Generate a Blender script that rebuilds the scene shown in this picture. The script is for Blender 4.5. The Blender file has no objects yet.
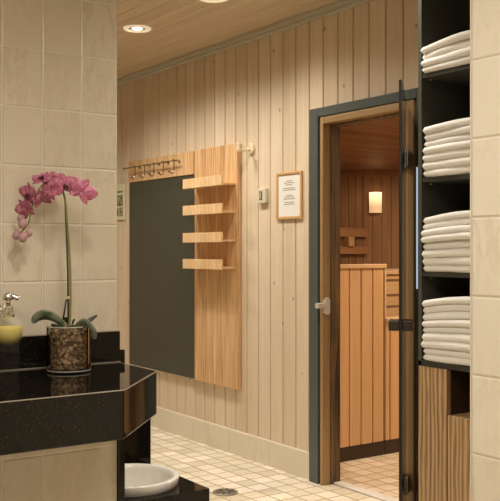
import bpy, bmesh, math, random
from mathutils import Vector, Matrix, noise
random.seed(7)
S = bpy.context.scene
C = S.collection
PI = math.pi
TH = math.radians(34.6)
ST, CT = math.sin(TH), math.cos(TH)

# ------------------------------------------------------------------ nodes
class NT:
    def __init__(s, name):
        s.m = bpy.data.materials.new(name); s.m.use_nodes = True
        s.t = s.m.node_tree; s.t.nodes.clear()
        s.out = s.t.nodes.new('ShaderNodeOutputMaterial')
        s.b = s.t.nodes.new('ShaderNodeBsdfPrincipled')
        s.t.links.new(s.b.outputs[0], s.out.inputs[0])
        s.tc = None
    def n(s, kind, **kw):
        x = s.t.nodes.new(kind)
        for k, v in kw.items(): setattr(x, k, v)
        return x
    def put(s, sock, v):
        if hasattr(v, 'is_output') or hasattr(v, 'links'): s.t.links.new(v, sock)
        else: sock.default_value = v
    def co(s):
        if not s.tc: s.tc = s.n('ShaderNodeTexCoord')
        return s.tc.outputs['Object']
    def m1(s, op, a, b=0.0, c=None):
        x = s.n('ShaderNodeMath', operation=op)
        s.put(x.inputs[0], a); s.put(x.inputs[1], b)
        if c is not None: s.put(x.inputs[2], c)
        return x.outputs[0]
    def sep(s, v=None):
        x = s.n('ShaderNodeSeparateXYZ'); s.put(x.inputs[0], v or s.co()); return x.outputs
    def comb(s, a, b, c):
        x = s.n('ShaderNodeCombineXYZ')
        for i, v in enumerate((a, b, c)): s.put(x.inputs[i], v)
        return x.outputs[0]
    def mp(s, scale, loc=(0,0,0), v=None):
        x = s.n('ShaderNodeMapping'); s.put(x.inputs[0], v or s.co())
        x.inputs['Scale'].default_value = scale; x.inputs['Location'].default_value = loc
        return x.outputs[0]
    def noise(s, v, scale=1, detail=4, rough=.55, dist=0):
        x = s.n('ShaderNodeTexNoise'); s.put(x.inputs['Vector'], v)
        x.inputs['Scale'].default_value = scale; x.inputs['Detail'].default_value = detail
        x.inputs['Roughness'].default_value = rough; x.inputs['Distortion'].default_value = dist
        return x.outputs[0]
    def ramp(s, f, stops):
        x = s.n('ShaderNodeValToRGB'); s.put(x.inputs[0], f)
        e = x.color_ramp.elements
        while len(e) < len(stops): e.new(.5)
        for i, (p, c) in enumerate(stops):
            e[i].position = p
            e[i].color = (c, c, c, 1) if not hasattr(c, '__len__') else (*c, 1)
        return x.outputs[0]
    def mix(s, f, a, b, blend='MIX'):
        x = s.n('ShaderNodeMix', data_type='RGBA', blend_type=blend)
        s.put(x.inputs[0], f)
        s.put(x.inputs[6], (*a, 1) if isinstance(a, tuple) else a)
        s.put(x.inputs[7], (*b, 1) if isinstance(b, tuple) else b)
        return x.outputs[2]
    def bump(s, h, strength=.3, dist=.002):
        x = s.n('ShaderNodeBump'); s.put(x.inputs['Height'], h)
        x.inputs['Strength'].default_value = strength; x.inputs['Distance'].default_value = dist
        s.t.links.new(x.outputs[0], s.b.inputs['Normal'])
    def base(s, c): s.put(s.b.inputs['Base Color'], (*c, 1) if isinstance(c, tuple) else c)
    def set(s, **kw):
        for k, v in kw.items(): s.put(s.b.inputs[k.replace('_', ' ')], v)

def plain(name, col, rough=.5, metal=0, var=.06, **kw):
    t = NT(name)
    f = t.noise(t.mp((1,1,1)), 35, 3)
    t.base(t.mix(f, tuple(c*(1-var) for c in col), tuple(min(1, c*(1+var)) for c in col)))
    t.set(Roughness=rough, Metallic=metal)
    for k, v in kw.items(): t.put(t.b.inputs[k.replace('_', ' ')], v)
    return t.m

def wood(name, dark, light, grain=2, cross=45, along=2.2, rough=.5, plank=None, pvar=.12, knots=0, contrast=(.35,.68), wave=False, lips=None):
    """grain: axis index along which the fibres run; plank: (axis, pitch, offset)"""
    t = NT(name)
    sc = [cross]*3; sc[grain] = along
    o = t.sep()
    v = t.co()
    if plank:
        ax, pitch, off = plank
        idx = t.m1('FLOOR', t.m1('DIVIDE', t.m1('SUBTRACT', o[ax], off), pitch))
        wn = t.n('ShaderNodeTexWhiteNoise', noise_dimensions='1D'); t.put(wn.inputs['W'], idx)
        parts = [o[0], o[1], o[2]]
        parts[grain] = t.m1('ADD', o[grain], t.m1('MULTIPLY', idx, 3.71))
        v = t.comb(*parts)
    f1 = t.noise(t.mp(tuple(sc), v=v), 1, 5, .6, .4)
    sc2 = [cross*.16]*3; sc2[grain] = along*.35
    f2 = t.noise(t.mp(tuple(sc2), v=v), 1, 3, .5, .8)
    if wave:
        w = t.n('ShaderNodeTexWave', wave_type='BANDS', bands_direction='Y')
        sw = [1]*3; sw[grain] = .12
        t.put(w.inputs['Vector'], t.mp(tuple(sw), v=v))
        w.inputs['Scale'].default_value = wave; w.inputs['Distortion'].default_value = 5
        w.inputs['Detail'].default_value = 3; w.inputs['Detail Scale'].default_value = 1.6
        f = t.m1('ADD', t.m1('MULTIPLY', f1, .45), t.m1('ADD', t.m1('MULTIPLY', w.outputs[1], .35), t.m1('MULTIPLY', f2, .2)))
    else:
        f = t.m1('ADD', t.m1('MULTIPLY', f1, .6), t.m1('MULTIPLY', f2, .4))
    col = t.ramp(f, [(contrast[0], dark), (contrast[1], light)])
    if plank:
        g = t.m1('ADD', 1-pvar/2, t.m1('MULTIPLY', wn.outputs[0], pvar))
        col = t.mix(1.0, col, t.comb(g, g, t.m1('MULTIPLY', g, t.m1('ADD', .97, t.m1('MULTIPLY', wn.outputs[0], .04)))), 'MULTIPLY')
    if lips:
        fr = t.m1('FRACT', t.m1('DIVIDE', t.m1('SUBTRACT', o[plank[0]], plank[2]), plank[1]))
        col = t.mix(t.m1('MULTIPLY', t.m1('GREATER_THAN', fr, .93), .6), col, lips)
    if knots:
        ks = [7.5]*3; ks[grain] = 5.5
        vo = t.n('ShaderNodeTexVoronoi'); t.put(vo.inputs['Vector'], t.mp(tuple(ks), v=v)); vo.inputs['Scale'].default_value = 1
        k = t.ramp(vo.outputs['Distance'], [(.035, 1.0), (.085, 0.0)])
        pick = t.ramp(t.noise(t.mp((3.1,3.1,3.1), v=v), 2.2, 1), [(.40, 0.0), (.43, 1.0)])
        col = t.mix(t.m1('MULTIPLY', t.m1('MULTIPLY', k, pick), knots), col, tuple(c*.42 for c in dark))
    t.base(col); t.set(Roughness=rough); t.bump(f, .12, .001)
    return t.m

def tiles(name, base, vein, grout, axes, size, off, gw, rough=.2, tvar=.06, veinscale=6, bevel=.004, warp=0, veinamt=.32):
    t = NT(name); o = t.sep()
    ds = []; ids = []
    for ax, sz, of in zip(axes, size, off):
        q = t.m1('DIVIDE', t.m1('SUBTRACT', o[ax], of), sz)
        fr = t.m1('FRACT', q)
        d = t.m1('MULTIPLY', t.m1('MINIMUM', fr, t.m1('SUBTRACT', 1.0, fr)), sz)
        ds.append(d); ids.append(t.m1('FLOOR', q))
    d = t.m1('MINIMUM', ds[0], ds[1])
    if warp:
        d = t.m1('ADD', d, t.m1('MULTIPLY', t.m1('SUBTRACT', t.noise(t.mp((1,1,1)), 60, 2), .5), warp))
    wn = t.n('ShaderNodeTexWhiteNoise', noise_dimensions='2D'); t.put(wn.inputs['Vector'], t.comb(ids[0], ids[1], 0.0))
    jit = t.comb(t.m1('MULTIPLY', wn.outputs[0], 17.0), t.m1('MULTIPLY', wn.outputs[0], 9.0), 0.0)
    va = t.n('ShaderNodeVectorMath', operation='ADD'); t.put(va.inputs[0], t.co()); t.put(va.inputs[1], jit)
    va = va.outputs[0]
    dg = t.n('ShaderNodeMapping'); t.put(dg.inputs[0], va); dg.inputs['Rotation'].default_value = (.55,-.55,.3); dg.inputs['Scale'].default_value = (2.6,2.6,.9)
    n1 = t.noise(dg.outputs[0], veinscale, 5, .65, .5)
    v = t.ramp(n1, [(.44, 0.0), (.5, 1.0), (.57, 0.0)])
    n2 = t.noise(va, veinscale*.5, 3)
    amt = t.m1('MULTIPLY', t.m1('MULTIPLY', v, t.ramp(n2, [(.42, 0.0), (.62, 1.0)])), veinamt)
    col = t.mix(amt, base, vein)
    cl = t.m1('ADD', .94, t.m1('MULTIPLY', n2, .12))
    g = t.m1('MULTIPLY', cl, t.m1('ADD', 1-tvar/2, t.m1('MULTIPLY', wn.outputs[0], tvar)))
    gb = t.m1('MULTIPLY', g, t.m1('ADD', 1-tvar*.25, t.m1('MULTIPLY', wn.outputs[0], tvar*.35)))
    col = t.mix(1.0, col, t.comb(g, g, gb), 'MULTIPLY')
    mask = t.m1('LESS_THAN', d, gw)
    t.base(t.mix(mask, col, grout))
    t.set(Roughness=t.m1('ADD', rough, t.m1('MULTIPLY', mask, .5)))
    h = t.ramp(t.m1('DIVIDE', d, gw+bevel), [(.25, 0.0), (1.0, 1.0)])
    t.bump(h, .6, .003)
    return t.m

M = {}
M['tile'] = tiles('cream_marble_tile', (.66,.575,.44), (.42,.33,.22), (.76,.69,.55), (0,2), (.1443,.2), (1.0248-.1443*30,.106-1), .0013, .16, .07, 7)
M['tile_side'] = tiles('cream_marble_tile_column', (.68,.61,.49), (.42,.33,.22), (.5,.42,.3), (1,2), (.15,.2), (1.559-1.5,.100-1), .0013, .16, .07, 7)
M['floor'] = tiles('tumbled_floor_tile', (.80,.72,.58), (.60,.44,.27), (.44,.32,.18), (0,1), (.1,.1), (.035,.02), .0042, .42, .38, 9, .006, .004, .6)
M['base'] = tiles('marble_skirting', (.76,.68,.54), (.42,.36,.26), (.5,.42,.3), (1,2), (.405,5), (4.394-.405*20,-2.5), .001, .3, .06, 5)
M['plaster'] = plain('plaster', (.66,.58,.46), .8)
pine_d, pine_l = (.64,.50,.35), (.77,.635,.47)
M['pine'] = wood('whitewashed_pine', pine_d, pine_l, 2, 60, 1.6, .5, (1,.115,4.237-.115*60), .10, .9)
M['pineX'] = wood('whitewashed_pine_end_wall', pine_d, pine_l, 2, 60, 1.6, .5, (0,.115,-4), .13, .8)
M['ceil'] = wood('pine_ceiling_board', (.56,.43,.28), (.72,.58,.41), 1, 55, 1.4, .5, (0,.092,-6), .12, .5, lips=(.95,.82,.62))
M['crown'] = wood('grey_beige_moulding', (.52,.49,.39), (.60,.56,.45), 1, 30, 1.2, .55)
M['oak'] = wood('oak_veneer', (.44,.235,.09), (.90,.60,.32), 2, 110, 3, .42, None, contrast=(.36,.66))
M['oakY'] = wood('oak_veneer_lengthwise', (.60,.37,.165), (.92,.65,.38), 2, 120, 8, .42, None, contrast=(.36,.66))
M['zebra'] = wood('walnut_veneer', (.25,.14,.06), (.56,.37,.185), 2, 90, 1.6, .4, None, contrast=(.3,.66), wave=16)
M['jamb'] = wood('golden_pine_jamb', (.25,.145,.055), (.43,.275,.125), 2, 70, 2, .45)
M['jambY'] = wood('golden_pine_head', (.25,.145,.055), (.43,.275,.125), 1, 70, 2, .45)
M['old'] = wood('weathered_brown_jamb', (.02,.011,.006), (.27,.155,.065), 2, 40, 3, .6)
M['alder'] = wood('alder_bench_board', (.62,.38,.19), (.76,.51,.28), 2, 50, 1.8, .5, (0,.09,-3), .14)
M['alder_h'] = wood('alder_board_flat', (.62,.39,.20), (.78,.55,.32), 0, 50, 1.8, .5)
M['cedar'] = wood('dark_sauna_panelling', (.23,.125,.062), (.40,.235,.125), 2, 45, 1.6, .55, (0,.095,-3), .25, .5)
M['cedarY'] = wood('dark_sauna_side_panelling', (.23,.125,.062), (.40,.235,.125), 2, 45, 1.6, .55, (1,.095,-3), .25, .5)
M['cedar_c'] = wood('dark_sauna_ceiling', (.17,.08,.04), (.52,.29,.15), 0, 40, 1.2, .5, (1,.095,-3), .3, .5)
M['grey'] = plain('grey_green_paint', (.078,.092,.082), .38)
M['greyd'] = plain('dark_cabinet_laminate', (.042,.040,.029), .5)
M['edge'] = plain('grey_cabinet_edge', (.07,.075,.055), .45)
M['plinth'] = plain('dark_brown_plinth', (.035,.018,.009), .4)
M['white'] = plain('white_porcelain', (.82,.79,.72), .12)
M['cream'] = plain('cream_plastic', (.75,.64,.42), .35)
M['offw'] = plain('offwhite_plastic', (.62,.57,.42), .4)
M['chrome'] = plain('chrome', (.75,.72,.67), .14, 1)
M['steel'] = plain('brushed_steel', (.5,.45,.37), .3, 1)
M['black'] = plain('black_rubber', (.012,.011,.01), .5)
M['drain'] = plain('cast_drain_metal', (.30,.26,.20), .45, .6)
M['hole'] = plain('drain_slot', (.03,.025,.02), .7)
M['paper'] = plain('white_paper', (.80,.77,.70), .6, var=.02)
M['ink'] = plain('black_print', (.05,.045,.04), .7)
M['softink'] = plain('grey_print', (.20,.18,.15), .7)
M['framew'] = wood('birch_frame', (.50,.27,.10), (.68,.42,.18), 2, 60, 3, .4)
M['green'] = plain('green_print', (.12,.22,.06), .6)
M['posterbg'] = plain('poster_card', (.72,.66,.46), .5)
M['photo'] = None
t = NT('poster_pictures'); n_ = t.noise(t.mp((1,1,1)), 38, 2)
t.base(t.ramp(n_, [(.36,(.03,.025,.02)),(.47,(.25,.12,.05)),(.55,(.45,.40,.22)),(.66,(.08,.14,.05))])); t.set(Roughness=.5); M['photo'] = t.m
t = NT('dark_tinted_mirror'); t.base((.060,.060,.042)); t.set(Roughness=.07, IOR=1.55); M['mirror'] = t.m
# granite
t = NT('black_speckled_granite')
vo = t.n('ShaderNodeTexVoronoi'); t.put(vo.inputs['Vector'], t.co()); vo.inputs['Scale'].default_value = 300
pk = t.ramp(t.noise(t.co(), 120, 2), [(.54,0.0),(.6,1.0)])
sp = t.m1('MULTIPLY', t.ramp(vo.outputs['Distance'], [(.12,1.0),(.22,0.0)]), pk)
t.base(t.mix(sp, t.mix(t.noise(t.co(), 60, 4), (.004,.0035,.003), (.011,.009,.006)), (.26,.17,.09))); t.set(Roughness=.05, IOR=1.38)
M['granite'] = t.m
# towel
t = NT('white_terry_towel'); n_ = t.noise(t.co(), 420, 3)
t.base(t.mix(n_, (.86,.82,.74), (.97,.94,.88))); t.set(Roughness=.95, Sheen_Weight=.4); t.bump(n_, .5, .003); M['towel'] = t.m
# bronze door glass (clear tint, mirror-like sheen)
def pane(name, tint, ior=1.5):
    t = NT(name); t.t.nodes.remove(t.b)
    tr = t.n('ShaderNodeBsdfTransparent'); tr.inputs[0].default_value = (*tint, 1)
    gl = t.n('ShaderNodeBsdfGlossy'); gl.inputs['Roughness'].default_value = .03; gl.inputs[0].default_value = (.9,.9,.88,1)
    fr = t.n('ShaderNodeFresnel'); fr.inputs[0].default_value = ior
    mx = t.n('ShaderNodeMixShader')
    t.t.links.new(fr.outputs[0], mx.inputs[0]); t.t.links.new(tr.outputs[0], mx.inputs[1]); t.t.links.new(gl.outputs[0], mx.inputs[2])
    t.t.links.new(mx.outputs[0], t.out.inputs[0]); return t.m
M['bronze'] = pane('bronze_glass', (.24,.185,.12), 1.2)
M['clear'] = pane('clear_glass', (.97,.97,.95), 1.17)
t = NT('glass_edge_dark'); t.base((.004,.005,.004)); t.set(Roughness=.5); M['gedge'] = t.m
t = NT('yellow_soap'); t.base((.62,.49,.06)); t.set(Roughness=.1, Subsurface_Weight=.0); M['soap'] = t.m
t = NT('ribbed_glass'); t.base((.9,.88,.75)); t.set(Roughness=.03, Transmission_Weight=.0, Alpha=.14, IOR=1.5); M['ribglass'] = t.m
t = NT('vase_glass_highlight'); t.base((.80,.76,.66)); t.set(Roughness=.05, Alpha=.4, IOR=1.5); M['glass_highlight'] = t.m  # pale colour stands for highlights on the vase glass
M['glint_joint'] = plain('edge_glint_and_joint', (.26,.22,.16), .35)  # pale colour stands for light on granite edges; also colours the joint
M['corner'] = wood('lamplit_corner_panelling', (.34,.19,.095), (.50,.31,.17), 2, 45, 1.6, .55)  # lamp's light on the corner boards painted in as paler wood
M['rest'] = wood('brown_backrest_board', (.40,.21,.10), (.54,.31,.16), 0, 50, 1.8, .5)
M['hookm'] = plain('dark_steel', (.33,.28,.21), .25, .9)
M['catch'] = plain('satin_zinc', (.72,.69,.62), .3, .45)
def emis(name, col, st):
    t = NT(name); t.base((.9,.85,.75)); t.set(Emission_Color=(*col,1), Emission_Strength=st, Roughness=.5); return t.m
M['bulb'] = emis('lit_halogen', (1,.80,.52), 6); M['ring'] = emis('bulb_glow_on_ring', (1,.8,.55), .3)  # ring is no lamp: its emission stands for the bulb's glow
t = NT('lit_lamp_paper'); t.base((.85,.7,.5))
zz = t.sep()[2]
t.set(Emission_Color=(1,.60,.30,1), Emission_Strength=t.m1('ADD', .45, t.m1('MULTIPLY', t.ramp(t.m1('DIVIDE', zz, .2), [(.3,0.0),(.95,1.0)]), 1.1)), Roughness=.6); M['lampshade'] = t.m
M['strip'] = emis('pale_blue_reflection', (.62,.80,1), .45)  # emission paints the pale reflection beside the glass door
# orchid
t = NT('pink_petal'); n_ = t.noise(t.mp((1,1,1)), 70, 3, .6, 1.0)
t.base(t.ramp(n_, [(.3,(.32,.062,.125)),(.52,(.50,.145,.235)),(.74,(.73,.37,.44))])); t.set(Roughness=.55, Subsurface_Weight=0.0); M['petal'] = t.m
M['lip'] = plain('dark_orchid_lip', (.10,.012,.03), .5)
M['bud'] = plain('pale_pink_bud', (.46,.27,.27), .55, var=.35)
M['stem'] = plain('green_stem', (.20,.20,.05), .5, var=.2)
M['stake'] = plain('dark_support_stick', (.025,.018,.011), .6)
t = NT('orchid_leaf'); n_ = t.noise(t.mp((1,1,1)), 25, 3)
t.base(t.ramp(n_, [(.3,(.07,.09,.045)),(.7,(.24,.27,.18))])); t.set(Roughness=.35); M['leaf'] = t.m
t = NT('bark_chips'); vo = t.n('ShaderNodeTexVoronoi'); t.put(vo.inputs['Vector'], t.co()); vo.inputs['Scale'].default_value = 130
t.base(t.ramp(t.sep(vo.outputs['Color'])[0], [(.1,(.05,.025,.012)),(.5,(.14,.08,.04)),(.9,(.36,.24,.13))])); t.set(Roughness=.8); t.bump(vo.outputs['Distance'], .7, .004); M['bark'] = t.m

# ------------------------------------------------------------------ geometry
def box(bm, x0, x1, y0, y1, z0, z1):
    r = bmesh.ops.create_cube(bm, size=1)
    bmesh.ops.transform(bm, matrix=Matrix.Translation(((x0+x1)/2,(y0+y1)/2,(z0+z1)/2)) @ Matrix.Diagonal((abs(x1-x0),abs(y1-y0),abs(z1-z0),1)), verts=r['verts'])
    return r['verts']
def prism(bm, pts, z0, z1):
    a = [bm.verts.new((x,y,z0)) for x,y in pts]; b = [bm.verts.new((x,y,z1)) for x,y in pts]
    n = len(pts)
    bm.faces.new(a[::-1]); bm.faces.new(b)
    for i in range(n): bm.faces.new((a[i],a[(i+1)%n],b[(i+1)%n],b[i]))
def lathe(bm, prof, c=(0,0,0), n=40, axis='Z', rib=0, close=False):
    rings = []
    for r, z in prof:
        ring = []
        for k in range(n):
            a = 2*PI*k/n
            rr = r*(1+rib*math.cos(a*n/4)) if rib else r
            p = Vector((rr*math.cos(a), rr*math.sin(a), z))
            if axis == 'X': p = Vector((z, p.x, p.y))
            if axis == 'Y': p = Vector((p.x, z, p.y))
            ring.append(bm.verts.new(p+Vector(c)))
        rings.append(ring)
    for a, b in zip(rings, rings[1:]):
        for k in range(n): bm.faces.new((a[k],a[(k+1)%n],b[(k+1)%n],b[k]))
    if not close:
        bm.faces.new(rings[0][::-1]); bm.faces.new(rings[-1])
    else:
        a, b = rings[-1], rings[0]
        for k in range(n): bm.faces.new((a[k],a[(k+1)%n],b[(k+1)%n],b[k]))
def tube(bm, pts, r, n=10):
    pts = [Vector(p) for p in pts]; rs = r if hasattr(r,'__len__') else [r]*len(pts)
    rings = []; up = None
    for i, p in enumerate(pts):
        d = (pts[min(i+1,len(pts)-1)]-pts[max(i-1,0)]).normalized()
        if up is None: up = d.orthogonal().normalized()
        up = (up-d*up.dot(d)).normalized(); s = d.cross(up)
        rings.append([bm.verts.new(p+(up*math.cos(2*PI*k/n)+s*math.sin(2*PI*k/n))*rs[i]) for k in range(n)])
    for a, b in zip(rings, rings[1:]):
        for k in range(n): bm.faces.new((a[k],a[(k+1)%n],b[(k+1)%n],b[k]))
    bm.faces.new(rings[0][::-1]); bm.faces.new(rings[-1])
def spline(pts, n=8):
    pts = [Vector(p) for p in pts]; out = []
    q = [pts[0]]+pts+[pts[-1]]
    for i in range(1, len(q)-2):
        for k in range(n):
            t = k/n; a,b,c,d = q[i-1:i+3]
            out.append(.5*((2*b)+(c-a)*t+(2*a-5*b+4*c-d)*t*t+(3*b-a-3*c+d)*t**3))
    out.append(pts[-1]); return out
def obj(name, bm, mat, parent=None, smooth=False, bevel=0, loc=None, seg=2):
    bmesh.ops.recalc_face_normals(bm, faces=bm.faces)
    me = bpy.data.meshes.new(name); bm.to_mesh(me); bm.free()
    for m in (mat if isinstance(mat, list) else [mat]): me.materials.append(m)
    o = bpy.data.objects.new(name, me); C.objects.link(o)
    if parent: o.parent = parent
    if loc: o.location = loc
    if smooth:
        for p in me.polygons: p.use_smooth = True
    if bevel:
        b = o.modifiers.new('bevel','BEVEL'); b.width = bevel; b.segments = seg; b.limit_method = 'ANGLE'
    return o
def bx(name, dims, mat, parent=None, bevel=0, loc=None):
    bm = bmesh.new()
    for d in (dims if hasattr(dims[0],'__len__') else [dims]): box(bm, *d)
    return obj(name, bm, mat, parent, bevel=bevel, loc=loc)
def thing(name, label, cat, loc=(0,0,0), group=None, rotz=0):
    o = bpy.data.objects.new(name, None); C.objects.link(o); o.location = loc; o.rotation_euler.z = rotz
    o.empty_display_size = .05
    o['label'] = label; o['category'] = cat
    if group: o['group'] = group
    return o
def tag(o, label, cat, group=None):
    o['label'] = label; o['category'] = cat
    if group: o['group'] = group
    return o
def struct(o): o['kind'] = 'structure'; return o
def pitched(lo, hi, pitch, off, gap):
    k = math.floor((lo-off)/pitch); out = []
    while off+k*pitch < hi:
        a = max(lo, off+k*pitch+gap/2); b = min(hi, off+(k+1)*pitch-gap/2)
        if b-a > .004: out.append((a,b))
        k += 1
    return out

H = 2.45
YF = 7.6
# ------------------------------------------------------------------ setting
FZ = .025
struct(bx('floor', (-1.8,2.95,-2.2,YF+.1,-.1,FZ), M['floor']))
struct(bx('floor', (2.951,6.5,-2.2,YF+.1,-.1,0), M['floor']))
# ceiling: boards running along the corridor
bm = bmesh.new(); box(bm, -1.8,3.04,-2.2,YF+.1,H+.008,H+.1)
for a, b in pitched(-1.8,2.9,.092,-6,.0025): box(bm, a,b,-2.2,YF,H-.006,H+.009)
struct(obj('ceiling', bm, M['ceil'], bevel=.004, seg=1))
# panelled wall X = 2.9 with door opening
DY0, DY1, DZ = 2.87, 3.535, 1.888
bm = bmesh.new()
box(bm, 2.912,2.985, 1.3,DY0,0,H); box(bm, 2.912,2.985, DY1,YF,0,H); box(bm, 2.912,2.985, DY0,DY1,DZ,H)
for a, b in pitched(1.3,YF,.115,4.237-.115*60,.0085):
    if b > DY0 and a < DY1:
        box(bm, 2.9,2.913,a,b,DZ,H-.0)
        if a < DY0: box(bm, 2.9,2.913,a,DY0,.155,DZ)
        if b > DY1: box(bm, 2.9,2.913,DY1,b,.155,DZ)
    else: box(bm, 2.9,2.913,a,b,.155,H)
struct(obj('wall_right', bm, M['pine'], bevel=.0025, seg=1))
bm = bmesh.new(); box(bm, .8,2.9,YF+.012,YF+.1,0,H)
for a, b in pitched(.8,2.9,.115,-4,.006): box(bm, a,b,YF,YF+.013,.155,H)
struct(obj('wall_back', bm, M['pineX'], bevel=.0025, seg=1))
bx_ = bx('trim_1', [(2.878,2.9,1.3,YF,2.402,2.42),(2.866,2.9,1.3,YF,2.4205,2.443)], M['crown'], bevel=.003); struct(bx_)
struct(bx('baseboard_right', [(2.882,2.9125,3.619,YF,FZ,.163),(2.882,2.9125,1.3,2.77,FZ,.163)], M['base'], bevel=.002))
struct(bx('baseboard_back', (.8,2.88,YF-.018,YF+.012,FZ,.163), M['base'], bevel=.002))
# tiled wall behind the counter, its end clad in granite
struct(bx('wall_left', (-1.8,1.454,2.96,3.05,0,H), M['tile'], bevel=.002))
struct(bx('trim_2', (1.455,1.478,2.945,3.04,FZ,.853), M['granite'], bevel=.002))
struct(bx('wall_far_left', (.7,.8,3.05,YF+.1,0,H), M['plaster']))
struct(bx('wall_near_left', (-1.8,-1.7,-2.2,2.96,0,H), M['tile_side']))
struct(bx('wall_behind', (-1.7,1.9,-2.2,-2.1,0,H), M['tile']))
# tiled pillar on the right
struct(bx('wall_pillar', (1.761,1.88,-2.1,1.564,0,H), M['tile_side'], bevel=.0025))
struct(bx('wall_niche', (1.88,2.9,1.3,1.4,0,H), M['plaster']))
# sauna room shell
SZ = 2.0
bm = bmesh.new()
box(bm, 2.986,6.4,2.2,6.9,SZ+.01,SZ+.09)
for a, b in pitched(2.2,6.9,.095,-3,.006): box(bm, 2.986,6.3,a,b,SZ,SZ+.012)
struct(obj('ceiling', bm, M['cedar_c'], bevel=.002, seg=1))
bm = bmesh.new(); box(bm, 2.986,6.4,6.752,6.85,0,SZ)
for a, b in pitched(3.03,6.04,.095,-3,.006): box(bm, a,b,6.74,6.753,0,SZ)
box(bm, 2.986,6.04,6.70,6.74,SZ-.05,SZ)
struct(obj('wall_sauna_back', bm, M['cedar'], bevel=.0025, seg=1))
bm = bmesh.new(); box(bm, 6.312,6.4,2.2,6.752,0,SZ)
for a, b in pitched(2.2,6.46,.095,-3,.006): box(bm, 6.30,6.313,a,b,0,SZ)
struct(obj('wall_sauna_right', bm, M['cedarY'], bevel=.0025, seg=1))
struct(bx('wall_sauna_front', (2.986,6.3,2.2,2.3,0,SZ), M['cedar']))
# diagonal corner panel (local x along the face)
bm = bmesh.new(); L = .37
for i in range(4): box(bm, -L/2+i*L/4+.003,-L/2+(i+1)*L/4-.003,0,.02,0,SZ-.02)
box(bm,-L/2,L/2,.012,.03,0,SZ); box(bm,-L/2-.005,L/2+.005,-.02,.015,SZ-.05,SZ)
o = struct(obj('wall_sauna_corner', bm, M['corner'], bevel=.002, seg=1, loc=(6.165,6.615,0)))
o.rotation_euler.z = math.radians(-45)
# door frame (setting)
struct(bx('trim_3', [(2.862,2.905,3.545,3.617,FZ,1.936),(2.862,2.905,2.775,2.85,FZ,1.936),(2.862,2.905,2.85,3.545,1.89,1.936)], M['grey'], bevel=.004))
j = struct(bx('door_1', [(2.868,2.918,3.51,3.534,FZ,1.887),(2.868,2.918,2.871,2.925,FZ,1.887)], M['jamb'], bevel=.003))
o = bx('head_jamb', (2.868,2.918,2.926,3.509,1.852,1.887), M['jambY'], j, bevel=.003)
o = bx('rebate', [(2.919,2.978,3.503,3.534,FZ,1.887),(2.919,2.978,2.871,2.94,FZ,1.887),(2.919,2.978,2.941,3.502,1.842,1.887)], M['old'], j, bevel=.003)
bm = bmesh.new(); box(bm, 2.868,2.91,3.500,3.5095,.895,.965); box(bm, 2.825,2.867,3.488,3.52,.922,.948); box(bm, 2.873,2.895,3.49,3.4995,.888,.975)
obj('catch_plate', bm, M['catch'], j, bevel=.003)
struct(bx('threshold', (2.93,2.985,2.941,3.502,FZ,.036), M['white'], bevel=.004))

# ------------------------------------------------------------------ glass door, hinged on the right jamb
hx, hy = 2.852, 2.905
fx, fy = 2.418, 2.492
ang = math.atan2(fy-hy, fx-hx); DW = math.hypot(fx-hx, fy-hy)
gd = thing('glass_door', 'tall bronze-tinted glass sauna door standing open beside black towel cabinet', 'door', (hx,hy,0), rotz=ang)
g = bx('glass_pane', (.012,DW-.002,-.004,.004,FZ+.015,1.865), M['bronze'], gd)
bx('edge_strip', [(DW-.0018,DW+.002,-.0055,.0055,FZ+.015,1.8675),(.012,DW,-.005,.005,1.8655,1.8675)], M['gedge'], gd)
for z in (1.62, .17):
    bm = bmesh.new(); box(bm, -.012,.05,-.012,-.0045,z-.04,z+.04); box(bm, -.012,.05,.0045,.012,z-.04,z+.04); lathe(bm, [(.011,z-.042),(.011,z+.042)], (-.012,0,0), 16)
    obj('hinge', bm, M['steel'], gd, bevel=.002)
for s in (-1, 1):
    bm = bmesh.new()
    box(bm, DW-.10,DW-.008, s*.0048, s*.046, .905,.945)
    h = obj('handle', bm, M['plinth'], gd, bevel=.004)
    obj('handle_cap', (lambda b: (box(b, DW-.07,DW-.03, s*.0462, s*.049, .915,.935), b)[1])(bmesh.new()), M['steel'], h)
# emissive strip on the jamb standing for a reflection, no lamp there
tag(bx('reflection_strip', (2.855,2.8615,2.838,2.844,1.043,1.583), M['strip'], bevel=.002), 'slim pale blue vertical strip painted as a reflection between glass door and black cabinet', 'painted reflection')

# ------------------------------------------------------------------ sauna furniture
bp = thing('bench_partition', 'tall alder plank partition standing inside the sauna doorway', 'partition', (2.99,3.91,0))
bm = bmesh.new()
for a, b in pitched(.0,.673,.09,.042,.010): box(bm, a,b,0,.02,.085,1.107)
box(bm, 0,.673,.012,.04,.085,1.107)
obj('plank_panel', bm, M['alder'], bp, bevel=.002, seg=1)
bx('top_cap', (0,.685,-.012,.055,1.107,1.132), M['alder_h'], bp, bevel=.004)
bx('end_post', (.673,.685,-.006,.055,.806,1.107), M['alder_h'], bp, bevel=.002)
bx('plinth', (0,.684,.01,.04,0,.085), M['plinth'], bp)
lb = thing('bench_front', 'low alder plank bench front right of the tall partition', 'bench', (3.67,3.91,0))
bm = bmesh.new()
for a, b in pitched(.006,2.4,.09,-.05,.010): box(bm, a,b,0,.02,.085,.78)
box(bm, .006,2.4,.012,.04,.085,.78)
obj('plank_panel', bm, M['alder'], lb, bevel=.002, seg=1)
bx('top_cap', (.008,2.4,-.015,.12,.78,.805), M['alder_h'], lb, bevel=.004)
bx('plinth', (.006,2.4,.01,.04,0,.085), M['plinth'], lb)
ub = thing('slatted_bench', 'slatted alder sauna bench behind the low bench front', 'bench', (3.72,4.5,0))
for a, b in ((.70,.815),(.831,.893),(.91,.995),(1.012,1.045)):
    bx('slat', (0,2.4,0,.022,a,b), M['alder_h'], ub, bevel=.003)
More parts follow.
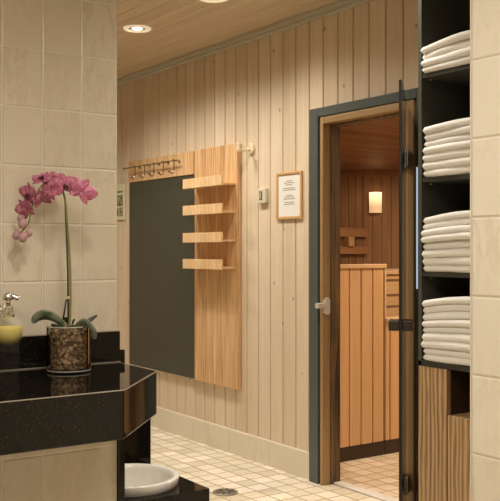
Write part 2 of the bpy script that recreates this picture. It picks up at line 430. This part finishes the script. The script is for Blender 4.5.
bx('bench_top', (0,2.4,-.02,.5,1.046,1.07), M['alder_h'], ub, bevel=.003)
for q in (.02, 1.2, 2.33): bx('leg', (q,q+.05,.0225,.08,0,1.045), M['plinth'], ub)
br = thing('backrest', 'two-board wooden backrest fixed low on the dark sauna back wall', 'backrest', (5.5,6.68,0))
bx('board', (-.35,.54,0,.025,1.34,1.43), M['rest'], br, bevel=.004)
bx('board', (-.35,.54,0,.025,1.17,1.245), M['rest'], br, bevel=.004)
bx('upright', (-.29,-.21,.0255,.058,1.1,1.5), M['cedar'], br)
tag(bx('headrest', (5.765,5.835,6.65,6.739,1.246,1.339), M['alder_h'], bevel=.006), 'small wooden headrest block between the sauna backrest boards', 'headrest')
lm = thing('wall_lamp', 'glowing rectangular wall lamp on the sauna corner panel', 'lamp', (6.085,6.622,1.58), rotz=math.radians(-45))
bm = bmesh.new()
pts = [(-.062+.124*i/12, -.045*math.sin(PI*i/12)) for i in range(13)]
prism(bm, pts, 0, .205); obj('lamp_shade', bm, M['lampshade'], lm)
bx('back_plate', (-.05,.05,.001,.018,.01,.195), M['steel'], lm)

# ------------------------------------------------------------------ mirror unit
X0 = 2.9
mu = thing('mirror_unit', 'oak wall panel with tall dark tinted mirror and header board', 'mirror', (2.9,4.77,0))
bx('mirror_glass', (-.022,-.004,.0,.897,.412,1.684), M['mirror'], mu)
bx('header_board', (-.028,-.003,.014,.903,1.686,1.832), M['oak'], mu, bevel=.0015)
bx('side_panel', (-.028,-.003,-.48,-.001,.408,1.832), M['oak'], mu, bevel=.0015)
SL = [1.645,1.483,1.317,1.159]
NM = ['topmost','second from the top','third from the top','lowest']
for z, nm in zip(SL, NM):
    s = thing('wall_shelf', f'small oak tray shelf on the oak panel, {nm} of four', 'shelf', (2.872,4.5285,z-.058), group='oak tray shelves beside the mirror')
    bx('front_board', (-.099,-.086,-.2175,.2175,0,.058), M['oakY'], s, bevel=.0012)
    bx('shelf_bottom', (-.0858,-.0005,-.2175,.2175,.004,.015), M['oak'], s, bevel=.001)
# coat hooks
ck = thing('coat_rail', 'row of five chrome coat hooks on the oak header board', 'coat hooks', (2.872,5.17,1.782))
bm = bmesh.new(); tube(bm, [(-.04,.49,0),(-.04,-.25,0)], .0042, 10); lathe(bm, [(.0065,-.008),(.0065,.004)], (-.04,.49,0), 12, 'Y')
obj('rail', bm, M['hookm'], ck, smooth=False)
for q in (.32,.18,.05,-.075,-.215):
    bm = bmesh.new(); tube(bm, [(0,q,0),(-.045,q,0)], .0035, 8); lathe(bm, [(.011,-.004),(.011,0)], (0,q,0), 14, 'X')
    tube(bm, spline([(-.04,q,.0),(-.041,q,-.035),(-.043,q,-.068),(-.056,q,-.082),(-.072,q,-.070)], 5), .0042, 8)
    for p in ((-.074,q,-.068),): bmesh.ops.create_uvsphere(bm, u_segments=10, v_segments=8, radius=.0095, matrix=Matrix.Translation(p))
    bmesh.ops.create_uvsphere(bm, u_segments=10, v_segments=8, radius=.0065, matrix=Matrix.Translation((-.045,q,0.004)))
    obj('hook', bm, M['hookm'], ck, smooth=True)
# cream peg on wall
wp = thing('wall_hook', 'cream wall hook with round base right of the oak panel', 'hook', (2.9,4.185,1.79))
bm = bmesh.new(); lathe(bm, [(.030,-.016),(.034,-.012),(.034,0)], (0,0,0), 28, 'X'); obj('base_plate', bm, M['cream'], wp, smooth=False, bevel=.003)
bm = bmesh.new(); tube(bm, spline([(-.015,0,-.004),(-.05,.0,-.012),(-.085,0,-.008)], 6), .0075, 12)
lathe(bm, [(.009,-.02),(.012,-.015),(.012,.022),(.009,.027)], (-.09,0,0), 18); obj('arm', bm, M['cream'], wp, smooth=False)
# thermostat
th = thing('thermostat', 'small off-white wall thermostat left of the framed notice', 'thermostat', (2.9,4.063,1.515))
bx('housing', (-.024,0,-.042,.038,-.042,.042), M['offw'], th, bevel=.005)
bm = bmesh.new(); box(bm, -.026,-.0242,-.012,.014,-.022,.026); obj('dial_window', bm, M['ink'], th, bevel=.001)
bm = bmesh.new(); box(bm, -.030,-.0262,-.004,.002,-.016,.02); obj('slider', bm, M['cream'], th)
# framed notice
fr = thing('framed_notice', 'framed white notice in light wood frame beside the sauna door', 'picture frame', (2.9,3.823,1.506))
W2, H2 = .112, .127
W2 = .113
bx('frame', [(-.014,-.002,-W2,-W2+.015,-H2,H2),(-.014,-.002,W2-.015,W2,-H2,H2),(-.014,-.002,-W2+.015,W2-.015,H2-.015,H2),(-.014,-.002,-W2+.015,W2-.015,-H2,-H2+.015)], M['framew'], fr, bevel=.003)
ps = bx('paper', (-.008,-.004,-W2+.016,W2-.016,-H2+.016,H2-.016), M['paper'], fr)
rnd = random.Random(3)
for z, w in ((.078,.05),(.068,.078),(.058,.056),(.040,.094),(.030,.10),(.002,.045),(-.008,.072),(-.018,.09),(-.036,.07),(-.046,.084)):
    y = w/2+.004; bm = bmesh.new()
    while y > -w/2:
        l = rnd.uniform(.007,.016)
        box(bm, -.0088,-.0081, max(y-l,-w/2-.006), y, z-.0018, z+.0018); y -= l+.003
    obj('printed_line', bm, M['softink'], ps)
# poster far left
po = thing('notice_board', 'narrow illustrated leaflet card on pine wall left of the mirror', 'poster', (2.9,5.77,1.43))
bx('card', (-.012,-.002,0,.30,0,.257), M['posterbg'], po, bevel=.002)
bm = bmesh.new(); box(bm, -.0128,-.0121,.02,.27,.195,.208); box(bm,-.0128,-.0121,.02,.27,.165,.177); obj('green_band', bm, M['green'], po)
bm = bmesh.new()
for k in range(4):
    box(bm, -.0128,-.0121,.02+k*.063,.075+k*.063,.098,.162); box(bm, -.0128,-.0121,.02+k*.063,.075+k*.063,.025,.088)
obj('pictures', bm, M['photo'], po)

# ------------------------------------------------------------------ counter
ct = thing('vanity_counter', 'black speckled granite washroom counter with chamfered corner', 'counter', (0,2.94,0))
outer = [(-1.69,2.35),(1.176,2.35),(1.447,2.648),(1.447,2.938),(-1.69,2.938)]
bm = bmesh.new(); prism(bm, [(x,y-2.94) for x,y in outer], .666,.811); obj('countertop', bm, M['granite'], ct, bevel=.004)
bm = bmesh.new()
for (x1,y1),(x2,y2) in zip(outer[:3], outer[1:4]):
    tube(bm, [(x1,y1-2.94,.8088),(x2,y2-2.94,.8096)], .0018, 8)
obj('edge_strip', bm, M['glint_joint'], ct)  # pale strip painted for the ceiling's reflection along the counter edge
bx('splashback_edge_glint', (-1.69,1.4535,-.0046,.0185,.9221,.9245), M['glint_joint'], ct)  # pale line painted for the gleam on the splashback's top
bx('silicone_joint', (-1.69,1.4535,-.0085,-.0045,.8112,.8145), M['glint_joint'], ct)
bx('splashback', (-1.69,1.454,-.004,.019,.812,.922), M['granite'], ct, bevel=.002)
bx('support_panel', (-1.6,-1.5,-.5,-.002,FZ,.66), M['granite'], ct)
# foot bath
fb = thing('foot_bath', 'low black granite foot bath block with round white basin', 'foot bath', (1.625,3.20,0))
poly = [(1.856,2.97),(1.856,3.44),(1.1,3.44),(1.1,3.055),(1.49,3.055),(1.49,2.97)]
poly = [(x-1.625,y-3.20) for x,y in poly]
def ray(a):
    d = Vector((math.cos(a), math.sin(a))); best = 9
    for (x1,y1),(x2,y2) in zip(poly, poly[1:]+poly[:1]):
        ex, ey = x2-x1, y2-y1; den = d.x*ey-d.y*ex
        if abs(den) < 1e-9: continue
        t_ = (x1*ey-y1*ex)/den; s_ = (x1*d.y-y1*d.x)/den
        if t_ > 0 and -1e-6 <= s_ <= 1+1e-6: best = min(best, t_)
    return d*best
angs = sorted([2*PI*k/56-PI+.01 for k in range(56)]+[math.atan2(y,x) for x,y in poly])
bm = bmesh.new(); RZ = .284; RI = .17
it, ot, ob_, ib = [], [], [], []
for a in angs:
    e = ray(a); it.append(bm.verts.new((RI*math.cos(a),RI*math.sin(a),RZ))); ot.append(bm.verts.new((e.x,e.y,RZ)))
    ob_.append(bm.verts.new((e.x,e.y,FZ))); ib.append(bm.verts.new((RI*math.cos(a),RI*math.sin(a),RZ-.04)))
n = len(angs)
for k in range(n):
    l = (k+1)%n
    bm.faces.new((it[k],ot[k],ot[l],it[l])); bm.faces.new((ot[k],ob_[k],ob_[l],ot[l])); bm.faces.new((it[l],ib[l],ib[k],it[k]))
obj('granite_block', bm, M['granite'], fb)
bx('back_panel', (-.53,.226,.2405,.27,FZ,.60), M['granite'], fb, bevel=.002)
bm = bmesh.new(); R = .195
prof = [(R-.006,RZ+.001),(R,RZ+.012),(R+.003,RZ+.032),(R+.001,RZ+.037),(R-.004,RZ+.039),(R-.016,RZ+.039),(R-.021,RZ+.036),(R-.025,RZ+.018),(R-.034,RZ-.03),(R-.05,RZ-.09),(R-.085,RZ-.135),(.03,RZ-.15),(.001,RZ-.15)]
n = 64; rings = []
for r, z in prof: rings.append([bm.verts.new((r*math.cos(2*PI*k/n), r*math.sin(2*PI*k/n), z)) for k in range(n)])
for a, b in zip(rings, rings[1:]):
    for k in range(n): bm.faces.new((a[k],a[(k+1)%n],b[(k+1)%n],b[k]))
obj('basin', bm, M['white'], fb, smooth=True)
bm = bmesh.new(); lathe(bm, [(.022,RZ-.149),(.022,RZ-.144)], n=20); obj('drain_plug', bm, M['chrome'], fb)
# floor drain
fd = thing('floor_drain', 'round patterned metal drain cover in the tiled floor', 'drain', (2.394,3.684,FZ))
fx_, fy_ = 0, 0
bm = bmesh.new(); lathe(bm, [(.062,.0005),(.062,.004),(.058,.006)], n=32); obj('cover', bm, M['drain'], fd)
bm = bmesh.new()
for k in range(8):
    a = 2*PI*k/8
    vs = box(bm, .018,.05,-.005,.005,.0062,.0070); bmesh.ops.rotate(bm, cent=(0,0,0), matrix=Matrix.Rotation(a,3,'Z'), verts=vs)
obj('slots', bm, M['hole'], fd)

# ------------------------------------------------------------------ soap dispenser on the tiled wall
sd = thing('soap_dispenser', 'round ribbed glass soap dispenser of yellow soap hanging on tiled wall', 'soap dispenser', (1.019,2.881,.951))
bm = bmesh.new(); n = 64; prof = []
for k in range(19):
    a = -PI/2+PI*k/18*.93; prof.append((max(.0505*math.cos(a),.002), .0505*math.sin(a)))
rings = [[bm.verts.new((r*(1+.022*math.cos(16*2*PI*k/n))*math.cos(2*PI*k/n), r*(1+.022*math.cos(16*2*PI*k/n))*math.sin(2*PI*k/n), z)) for k in range(n)] for r, z in prof]
for a, b in zip(rings, rings[1:]):
    for k in range(n): bm.faces.new((a[k],a[(k+1)%n],b[(k+1)%n],b[k]))
obj('glass_ball', bm, M['ribglass'], sd, smooth=True)
bm = bmesh.new(); lathe(bm, [(max(.047*math.cos(-PI/2+PI*k/18),.002), .047*math.sin(-PI/2+PI*k/18)) for k in range(12)], n=40)
obj('yellow_soap', bm, M['soap'], sd, smooth=True)
bm = bmesh.new(); lathe(bm, [(.019,.043),(.022,.047),(.022,.055),(.016,.059),(.016,.078),(.011,.083)], n=28); obj('collar', bm, M['chrome'], sd)
bm = bmesh.new(); tube(bm, [(0,0,.082),(0,0,.104)], .008, 14); tube(bm, spline([(-.008,0,.112),(.010,-.004,.114),(.032,-.012,.105)], 5), .009, 12)
lathe(bm, [(.016,.101),(.018,.108),(.016,.120),(.007,.126)], n=24); obj('pump', bm, M['chrome'], sd, smooth=True)
bm = bmesh.new(); tube(bm, [(-.014,0,.066),(-.03,.03,.068),(-.03,.073,.07)], .006, 12)
lathe(bm, [(.027,.060),(.027,.070),(.024,.074)], (-.03,0,.086), 32, 'Y'); obj('wall_mount', bm, M['chrome'], sd)

# ------------------------------------------------------------------ orchid
PX, PY, PZ = 1.201, 2.808, .8115
K = 3.0/895
def pl(px, py, dep=0.0):   # plane facing the room through the vase axis
    r = (px-69)*K; z = (371.5-py)*K
    return Vector((r*CT+dep*ST, -r*ST+dep*CT, z))
orc = thing('potted_orchid', 'pink phalaenopsis orchid in a clear glass cylinder on black counter', 'plant', (PX,PY,PZ))
bm = bmesh.new(); r = .0735
lathe(bm, [(r-.003,0),(r,.004),(r,.150),(r-.0012,.152),(r-.0025,.150),(r-.0025,.010),(.002,.010),(.002,0)], n=56, close=True)
obj('glass_vase', bm, M['clear'], orc, smooth=False)
bm = bmesh.new(); lathe(bm, [(.066,.0105),(.0702,.016),(.0702,.138),(.05,.144)], n=48)
rnd = random.Random(5)
for k in range(420):
    if k < 170: rr = rnd.uniform(0,.058); z = .142+rnd.uniform(0,.014)*(1-rr/.08)
    else: rr = .0672; z = rnd.uniform(.02,.142)
    a = rnd.uniform(0,2*PI); s = rnd.uniform(.003,.0075)
    m4 = Matrix.Translation((rr*math.cos(a),rr*math.sin(a),z)) @ Matrix.Rotation(rnd.uniform(0,6),4,(rnd.random(),rnd.random(),rnd.random()+.1)) @ Matrix.Diagonal((s,s*.8,s*.45,1))
    if k >= 170: m4 = Matrix.Translation((rr*math.cos(a),rr*math.sin(a),z)) @ Matrix.Diagonal((.0028,.0028,.0045,1))
    bmesh.ops.create_icosphere(bm, subdivisions=1, radius=1, matrix=m4)
o = obj('bark_chips', bm, M['bark'], orc); o['kind'] = 'stuff'
bm = bmesh.new(); lathe(bm, [(.0730,.0045),(.0738,.0052),(.0738,.0075),(.0730,.0082)], n=56, close=False); obj('glass_base_highlight', bm, M['glass_highlight'], orc)  # pale rings painted where the glass gleams at base and rim
bm = bmesh.new(); lathe(bm, [(.0697,.1505),(.0715,.1535),(.0733,.1535),(.0737,.150)], n=56, close=True); obj('glass_rim_highlight', bm, M['glass_highlight'], orc)
bm = bmesh.new()
sp = spline([pl(69.5,331),pl(70.5,300),pl(70,262),pl(67.5,225),pl(65,199),pl(60,186,-.01),pl(52,182,-.02),pl(44,186,-.02),pl(37,198,-.02),pl(33,212,-.02),pl(30,224,-.02),pl(22,234,-.02)], 6)
tube(bm, sp, [.0043-.0020*i/len(sp) for i in range(len(sp))], 10)
obj('flower_stem', bm, M['stem'], orc, smooth=True)
bm = bmesh.new(); tube(bm, [pl(68,334,.008),pl(67.6,270,.006),pl(65,203,.006)], .0030, 8); tube(bm,[pl(63,322),pl(66.5,300)],.003,8)
obj('support_stick', bm, M['stake'], orc, smooth=True)
bm = bmesh.new(); lathe(bm, [(.005,-.004),(.005,.004)], pl(69,298), 12); obj('tie', bm, M['cream'], orc)
M['leafd'] = plain('dark_leaf', (.035,.045,.022), .4, var=.3)
def leaf(name, pts, w, thick=.0014, tilt=0.0, mat='leaf'):
    bm = bmesh.new(); s = spline(pts, 8); n = len(s); rows = []
    for i, p in enumerate(s):
        d = (s[min(i+1,n-1)]-s[max(i-1,0)]).normalized()
        side = d.cross(Vector((0,0,1))); side = side.normalized() if side.length > 1e-3 else Vector((1,0,0))
        side = (Matrix.Rotation(tilt, 3, d) @ side)
        nrm = side.cross(d).normalized(); t_ = i/(n-1)
        ww = w*(math.sin(PI*min(.97,.05+.92*t_))**.8)*(.5+.7*t_)
        rows.append([bm.verts.new(p+side*ww*q+nrm*(abs(q)**1.5*ww*.35)) for q in (-1,-.6,-.25,0,.25,.6,1)])
    for a, b in zip(rows, rows[1:]):
        for k in range(6): bm.faces.new((a[k],a[k+1],b[k+1],b[k]))
    o = obj(name, bm, M[mat], orc, smooth=True)
    m = o.modifiers.new('solid','SOLIDIFY'); m.thickness = thick; m.offset = 0
leaf('leaf', [pl(69,333),pl(64,326,-.01),pl(56,319,-.015),pl(47,316,-.02),pl(39,318,-.02),pl(34.5,323,-.02)], .023, tilt=1.0)
leaf('leaf', [pl(69,334),pl(62,329,-.03),pl(54,324,-.04)], .013, tilt=1.0, mat='leafd')
leaf('leaf', [pl(70,333),pl(78,328,-.01),pl(87,323,.0),pl(97,316,.01)], .011, tilt=.9, mat='leafd')
leaf('leaf', [pl(70,334),pl(79,329,-.03),pl(88,323,-.04),pl(92,321,-.04)], .015, tilt=1.0, mat='leafd')
leaf('leaf', [pl(72,330),pl(83,323,-.03),pl(90,324,-.05),pl(95,330,-.06),pl(98,338,-.06)], .021, tilt=-1.1)
leaf('leaf', [pl(70,333),pl(67,325,.02),pl(64,318,.02)], .011, tilt=1.2, mat='leafd')
leaf('leaf', [pl(71,333),pl(74,325,-.02),pl(77,319,-.03)], .010, tilt=1.2, mat='leafd')
def petal(bm, L, W, rot, cup, M4, twist=0):
    rows = []; nu, nv = 9, 7
    for i in range(nu):
        t_ = i/(nu-1); row = []
        wid = W*math.sin(PI*min(.985, .09+.9*t_**.82))**.62
        for k in range(nv):
            q = k/(nv-1)*2-1
            p = Vector((q*wid*.5, t_*L, cup*(t_**2)*L-.25*wid*q*q*.5+.03*L*math.sin(5*t_+3*q)))
            row.append(bm.verts.new(M4 @ (Matrix.Rotation(rot,3,'Z') @ (Matrix.Rotation(twist,3,'Y') @ p))))
        rows.append(row)
    for a, b in zip(rows, rows[1:]):
        for k in range(nv-1): bm.faces.new((a[k],a[k+1],b[k+1],b[k]))
def flower(px, py, dep, size, yaw, pitch, roll=0, lip=True):
    # yaw 0: faces the camera side; local Z = facing direction
    face = Vector((-ST,-CT,0)); right = Vector((CT,-ST,0)); up = Vector((0,0,1))
    B = Matrix((right, up, face)).transposed()
    Rm = B @ Matrix.Rotation(yaw,3,'Y') @ Matrix.Rotation(pitch,3,'X') @ Matrix.Rotation(roll,3,'Z')
    M4 = Matrix.Translation(pl(px,py,dep)) @ Rm.to_4x4()
    bm = bmesh.new()
    for r_, L_, W_ in ((0,.9,.55),(2.3,.9,.5),(-2.3,.9,.5)): petal(bm, L_*size, W_*size, r_, .05, M4 @ Matrix.Translation((0,0,-.003)))
    for r_ in (1.25,-1.25): petal(bm, 1.05*size, 1.05*size, r_, .12, M4)
    f = obj('flower', bm, M['petal'], orc, smooth=True)
    m = f.modifiers.new('solid','SOLIDIFY'); m.thickness = .0012
    if lip:
        bm = bmesh.new()
        for r_, L_, W_ in ((PI,.42,.3),(PI-.8,.28,.2),(PI+.8,.28,.2)): petal(bm, L_*size, W_*size, r_, .8, M4 @ Matrix.Translation((0,0,.002)))
        bmesh.ops.create_uvsphere(bm, u_segments=10, v_segments=8, radius=size*.13, matrix=M4 @ Matrix.Translation((0,0,.004)))
        l = obj('lip', bm, M['lip'], f, smooth=True); m = l.modifiers.new('solid','SOLIDIFY'); m.thickness = .0012
flower(54,191,-.045,.046,2.6,.1,.3,False)
flower(44,179,-.015,.044,-.5,-.9,.2)
flower(67,187,-.03,.045,.5,.1,.2)
flower(83,192,-.01,.052,.6,.0,-.5,False)
flower(31,196,-.03,.046,-.7,.1,-.1)
flower(42,200,.0,.042,.5,.6,.4,False)
flower(28,211,-.03,.044,-.6,.5,.3,False)
flower(52,178,.01,.038,.3,-.8,.0)
def bud(px, py, s, dep=-.02):
    bm = bmesh.new()
    bmesh.ops.create_uvsphere(bm, u_segments=16, v_segments=12, radius=1, matrix=Matrix.Translation(pl(px,py,dep)) @ Matrix.Rotation(.4,4,'Y') @ Matrix.Diagonal((s,s,s*1.15,1)))
    obj('bud', bm, M['bud'], orc, smooth=True)
bud(18.5,236,.0135); bud(26,238,.0150,-.035); bud(31,234,.011); bud(25.5,224.5,.0155,-.03); bud(22,219,.0105)

# ------------------------------------------------------------------ towel cabinet
XC = 2.35
tc = thing('towel_cabinet', 'tall black towel cabinet with open shelves over walnut fronts', 'cabinet', (XC,2.33,0))
D = .52; Wc = .80
bx('side_panel', (0.003,D,-.016,0,.80,2.38), M['greyd'], tc)
bx('side_edge', (0,.0028,-.016,0,.80,2.38), M['edge'], tc)
bx('side_panel', (0,D,-Wc,-Wc+.016,.80,2.38), M['greyd'], tc)
bx('back_panel', (D-.012,D,-Wc+.016,-.016,.80,2.38), M['greyd'], tc)
bx('cabinet_top', (0,D,-Wc,0,2.38,2.40), M['greyd'], tc)
SH = [1.853,1.477,1.137]
for z in SH:
    bx('shelf', (.003,D-.012,-Wc+.016,-.0161,z-.016,z), M['greyd'], tc, bevel=.001)
    bm = bmesh.new(); lathe(bm, [(.003,-.0),(.003,.012)], (.02,-.05,z-.023), 10, 'Y'); obj('shelf_pin', bm, M['steel'], tc)
bx('shelf_base', (0,D,-Wc,0,.799,.817), M['greyd'], tc, bevel=.001)
bx('base_carcass', [(.022,D,-Wc,0,FZ,.60),(.40,D,-Wc,0,.60,.799),(.022,.4,-.14,-.0,.60,.799),(.022,.4,-Wc,-Wc+.03,.60,.799)], M['plinth'], tc)
bx('tall_front', (0,.02,-.139,0,.045,.797), M['zebra'], tc, bevel=.001)
bx('door_front', (0,.02,-Wc,-.143,.045,.637), M['zebra'], tc, bevel=.001)
bx('niche_floor', (.02,.4,-Wc+.03,-.14,.62,.636), M['zebra'], tc)
def towel(z0f, z1f, x0, x1, y0, y1, seed):
    """folded towel between two height functions of y; soft rounded fold on its front and ends"""
    bm = bmesh.new(); ny, nx = 22, 12; top, bot = [], []
    zc = (z0f(y1)+z1f(y1))/2
    cx, cy = (x0+x1)/2, (y0+y1)/2
    for i in range(ny+1):
        v = i/ny*2-1; v = math.copysign(1-(1-abs(v))**1.6, v) if abs(v) > 0 else 0
        ra, rb = [], []
        for k in range(nx+1):
            u = k/nx*2-1; u = math.copysign(1-(1-abs(u))**1.6, u) if abs(u) > 0 else 0
            y = cy+v*(y1-y0)/2; x = cx+u*(x1-x0)/2
            ex = min((x-x0), (x1-x))/.009; ey = min((y-y0), (y1-y))/.006
            f = 1.0
            if ex < 1: f *= math.sqrt(max(0, 1-(1-ex)**2))
            if ey < 1: f *= math.sqrt(max(0, 1-(1-ey)**2))
            a, b = z0f(y), z1f(y); m = (a+b)/2; h = (b-a)/2*.98
            w = .0011*noise.noise(Vector((x*30,y*26,seed*3.7)))
            xx = x+.006*noise.noise(Vector((y*7,seed*5.1,1)))
            yy = y+.0025*noise.noise(Vector((seed*2.3,x*9,4)))
            ra.append(bm.verts.new((xx-cx,yy-cy,m+h*f+w*f-zc))); rb.append(bm.verts.new((xx-cx,yy-cy,m-h*f+w*f*.6-zc)))
        top.append(ra); bot.append(rb)
    for g in (top, bot):
        for i in range(ny):
            for k in range(nx): bm.faces.new((g[i][k],g[i][k+1],g[i+1][k+1],g[i+1][k]))
    bmesh.ops.remove_doubles(bm, verts=bm.verts, dist=.00005)
    o = obj('folded_towel', bm, M['towel'], smooth=True, loc=(cx,cy,zc))
    return o
ORD = ['lowest','second from the bottom','third from the bottom','fourth from the bottom','fifth from the bottom','sixth from the bottom','seventh from the bottom','eighth from the bottom']
for si, (zs, cnt, tl, tr, nm) in enumerate([(SH[0]+.0015,4,.0225,.0278,'top'),(SH[1]+.0015,7,.0258,.0275,'second'),(SH[2]+.0015,8,.0242,.0268,'third'),(.8185,9,.0238,.0265,'bottom')]):
    rr = random.Random(si+11); w = [rr.uniform(.86,1.14) for _ in range(cnt)]; sm = sum(w); w = [q*cnt/sm for q in w]
    def hf(n_, tl=tl, tr=tr, w=w, zs=zs, cnt=cnt):
        s_ = sum(w[:n_])
        return lambda y: zs+s_*(tr+(tl-tr)*max(0,min(1,(y-2.10)/.205))**1.6)
    for k in range(cnt):
        jx = rr.uniform(-.006,.006); jy = rr.uniform(-.009,0)
        t_ = towel(hf(k), hf(k+1), 2.341+jx*1.5, 2.68, 1.68, 2.3105+jy*.4, si*20+k)
        wh = 'topmost' if k == cnt-1 else ORD[k]
        tag(t_, f'folded white towel on the {nm} cabinet shelf, {wh} of its {cnt}', 'towel', f'white towels on the {nm} cabinet shelf')

# ------------------------------------------------------------------ downlights
def downlight(x, y, lab, power, first=[None]):
    d = thing('downlight', lab, 'ceiling light', (x,y,H-.006), group='round recessed ceiling lights')
    if first[0] is None:
        bm = bmesh.new(); lathe(bm, [(.052,-.001),(.056,-.009),(.073,-.009),(.078,-.0005),(.052,-.0003)], n=40, close=True); a = obj('trim_ring', bm, M['ring'], d)
        bm = bmesh.new(); lathe(bm, [(.051,-.0035),(.051,-.0008)], n=32); b = obj('reflector', bm, M['chrome'], d)
        bm = bmesh.new(); lathe(bm, [(.002,-.0075),(.020,-.0068),(.029,-.0037)], n=24); c = obj('bulb', bm, M['bulb'], d)
        first[0] = (a,b,c)
    else:
        for s_ in first[0]:
            q = s_.copy(); C.objects.link(q); q.parent = d
    spot(x, y, H-.03, power)
def spot(x, y, z, power, size=150, col=(1,.945,.85), blend=1):
    l = bpy.data.lights.new('spot', 'SPOT'); l.energy = power; l.spot_size = math.radians(size); l.spot_blend = blend
    l.color = col; l.shadow_soft_size = .09
    o = bpy.data.objects.new('spot_light', l); C.objects.link(o); o.location = (x,y,z); return o
downlight(2.302,4.438,'round recessed ceiling downlight, fully in view above the mirror', 46)
downlight(2.323,3.68,'recessed ceiling downlight cut by the top edge of the photo', 46)
# further lamps of the same rooms, beyond the frame: light only where nothing shows
for x, y, p in ((2.1,2.6,38),(2.2,5.1,40),(1.9,6.4,32),(.9,1.7,50),(-.3,1.6,40),(.5,-.2,58),(1.5,.9,0)):
    if p: spot(x, y, H-.03, p)
def area(x, y, z, sx, sy, power, col=(1,.945,.85)):
    l = bpy.data.lights.new('area', 'AREA'); l.shape = 'RECTANGLE'; l.size = sx; l.size_y = sy; l.energy = power; l.color = col
    o = bpy.data.objects.new('area_light', l); C.objects.link(o); o.location = (x,y,z); return o
area(4.4,3.2,SZ-.02,.3,.3,24,(1,.74,.48))  # unseen light added to brighten the sauna bench planks
area(5.6,5.4,SZ-.02,.4,.4,10,(1,.70,.44))
area(.6,.6,H-.02,1.2,1.2,22)

w = bpy.data.worlds.new('world'); S.world = w; w.use_nodes = True
w.node_tree.nodes['Background'].inputs[0].default_value = (1,.82,.6,1); w.node_tree.nodes['Background'].inputs[1].default_value = .05

cam = bpy.data.cameras.new('camera'); co = bpy.data.objects.new('camera', cam); C.objects.link(co)
co.location = (0,0,1.22); co.rotation_euler = (PI/2, 0, -TH)
cam.sensor_fit = 'HORIZONTAL'; cam.sensor_width = 36; cam.lens = 36*895/500; cam.shift_y = -.003; cam.clip_start = .02
S.camera = co
S.view_settings.view_transform = 'Standard'; S.view_settings.look = 'None'; S.view_settings.gamma = 1
S.view_settings.use_curve_mapping = False
S.view_settings.exposure = .5
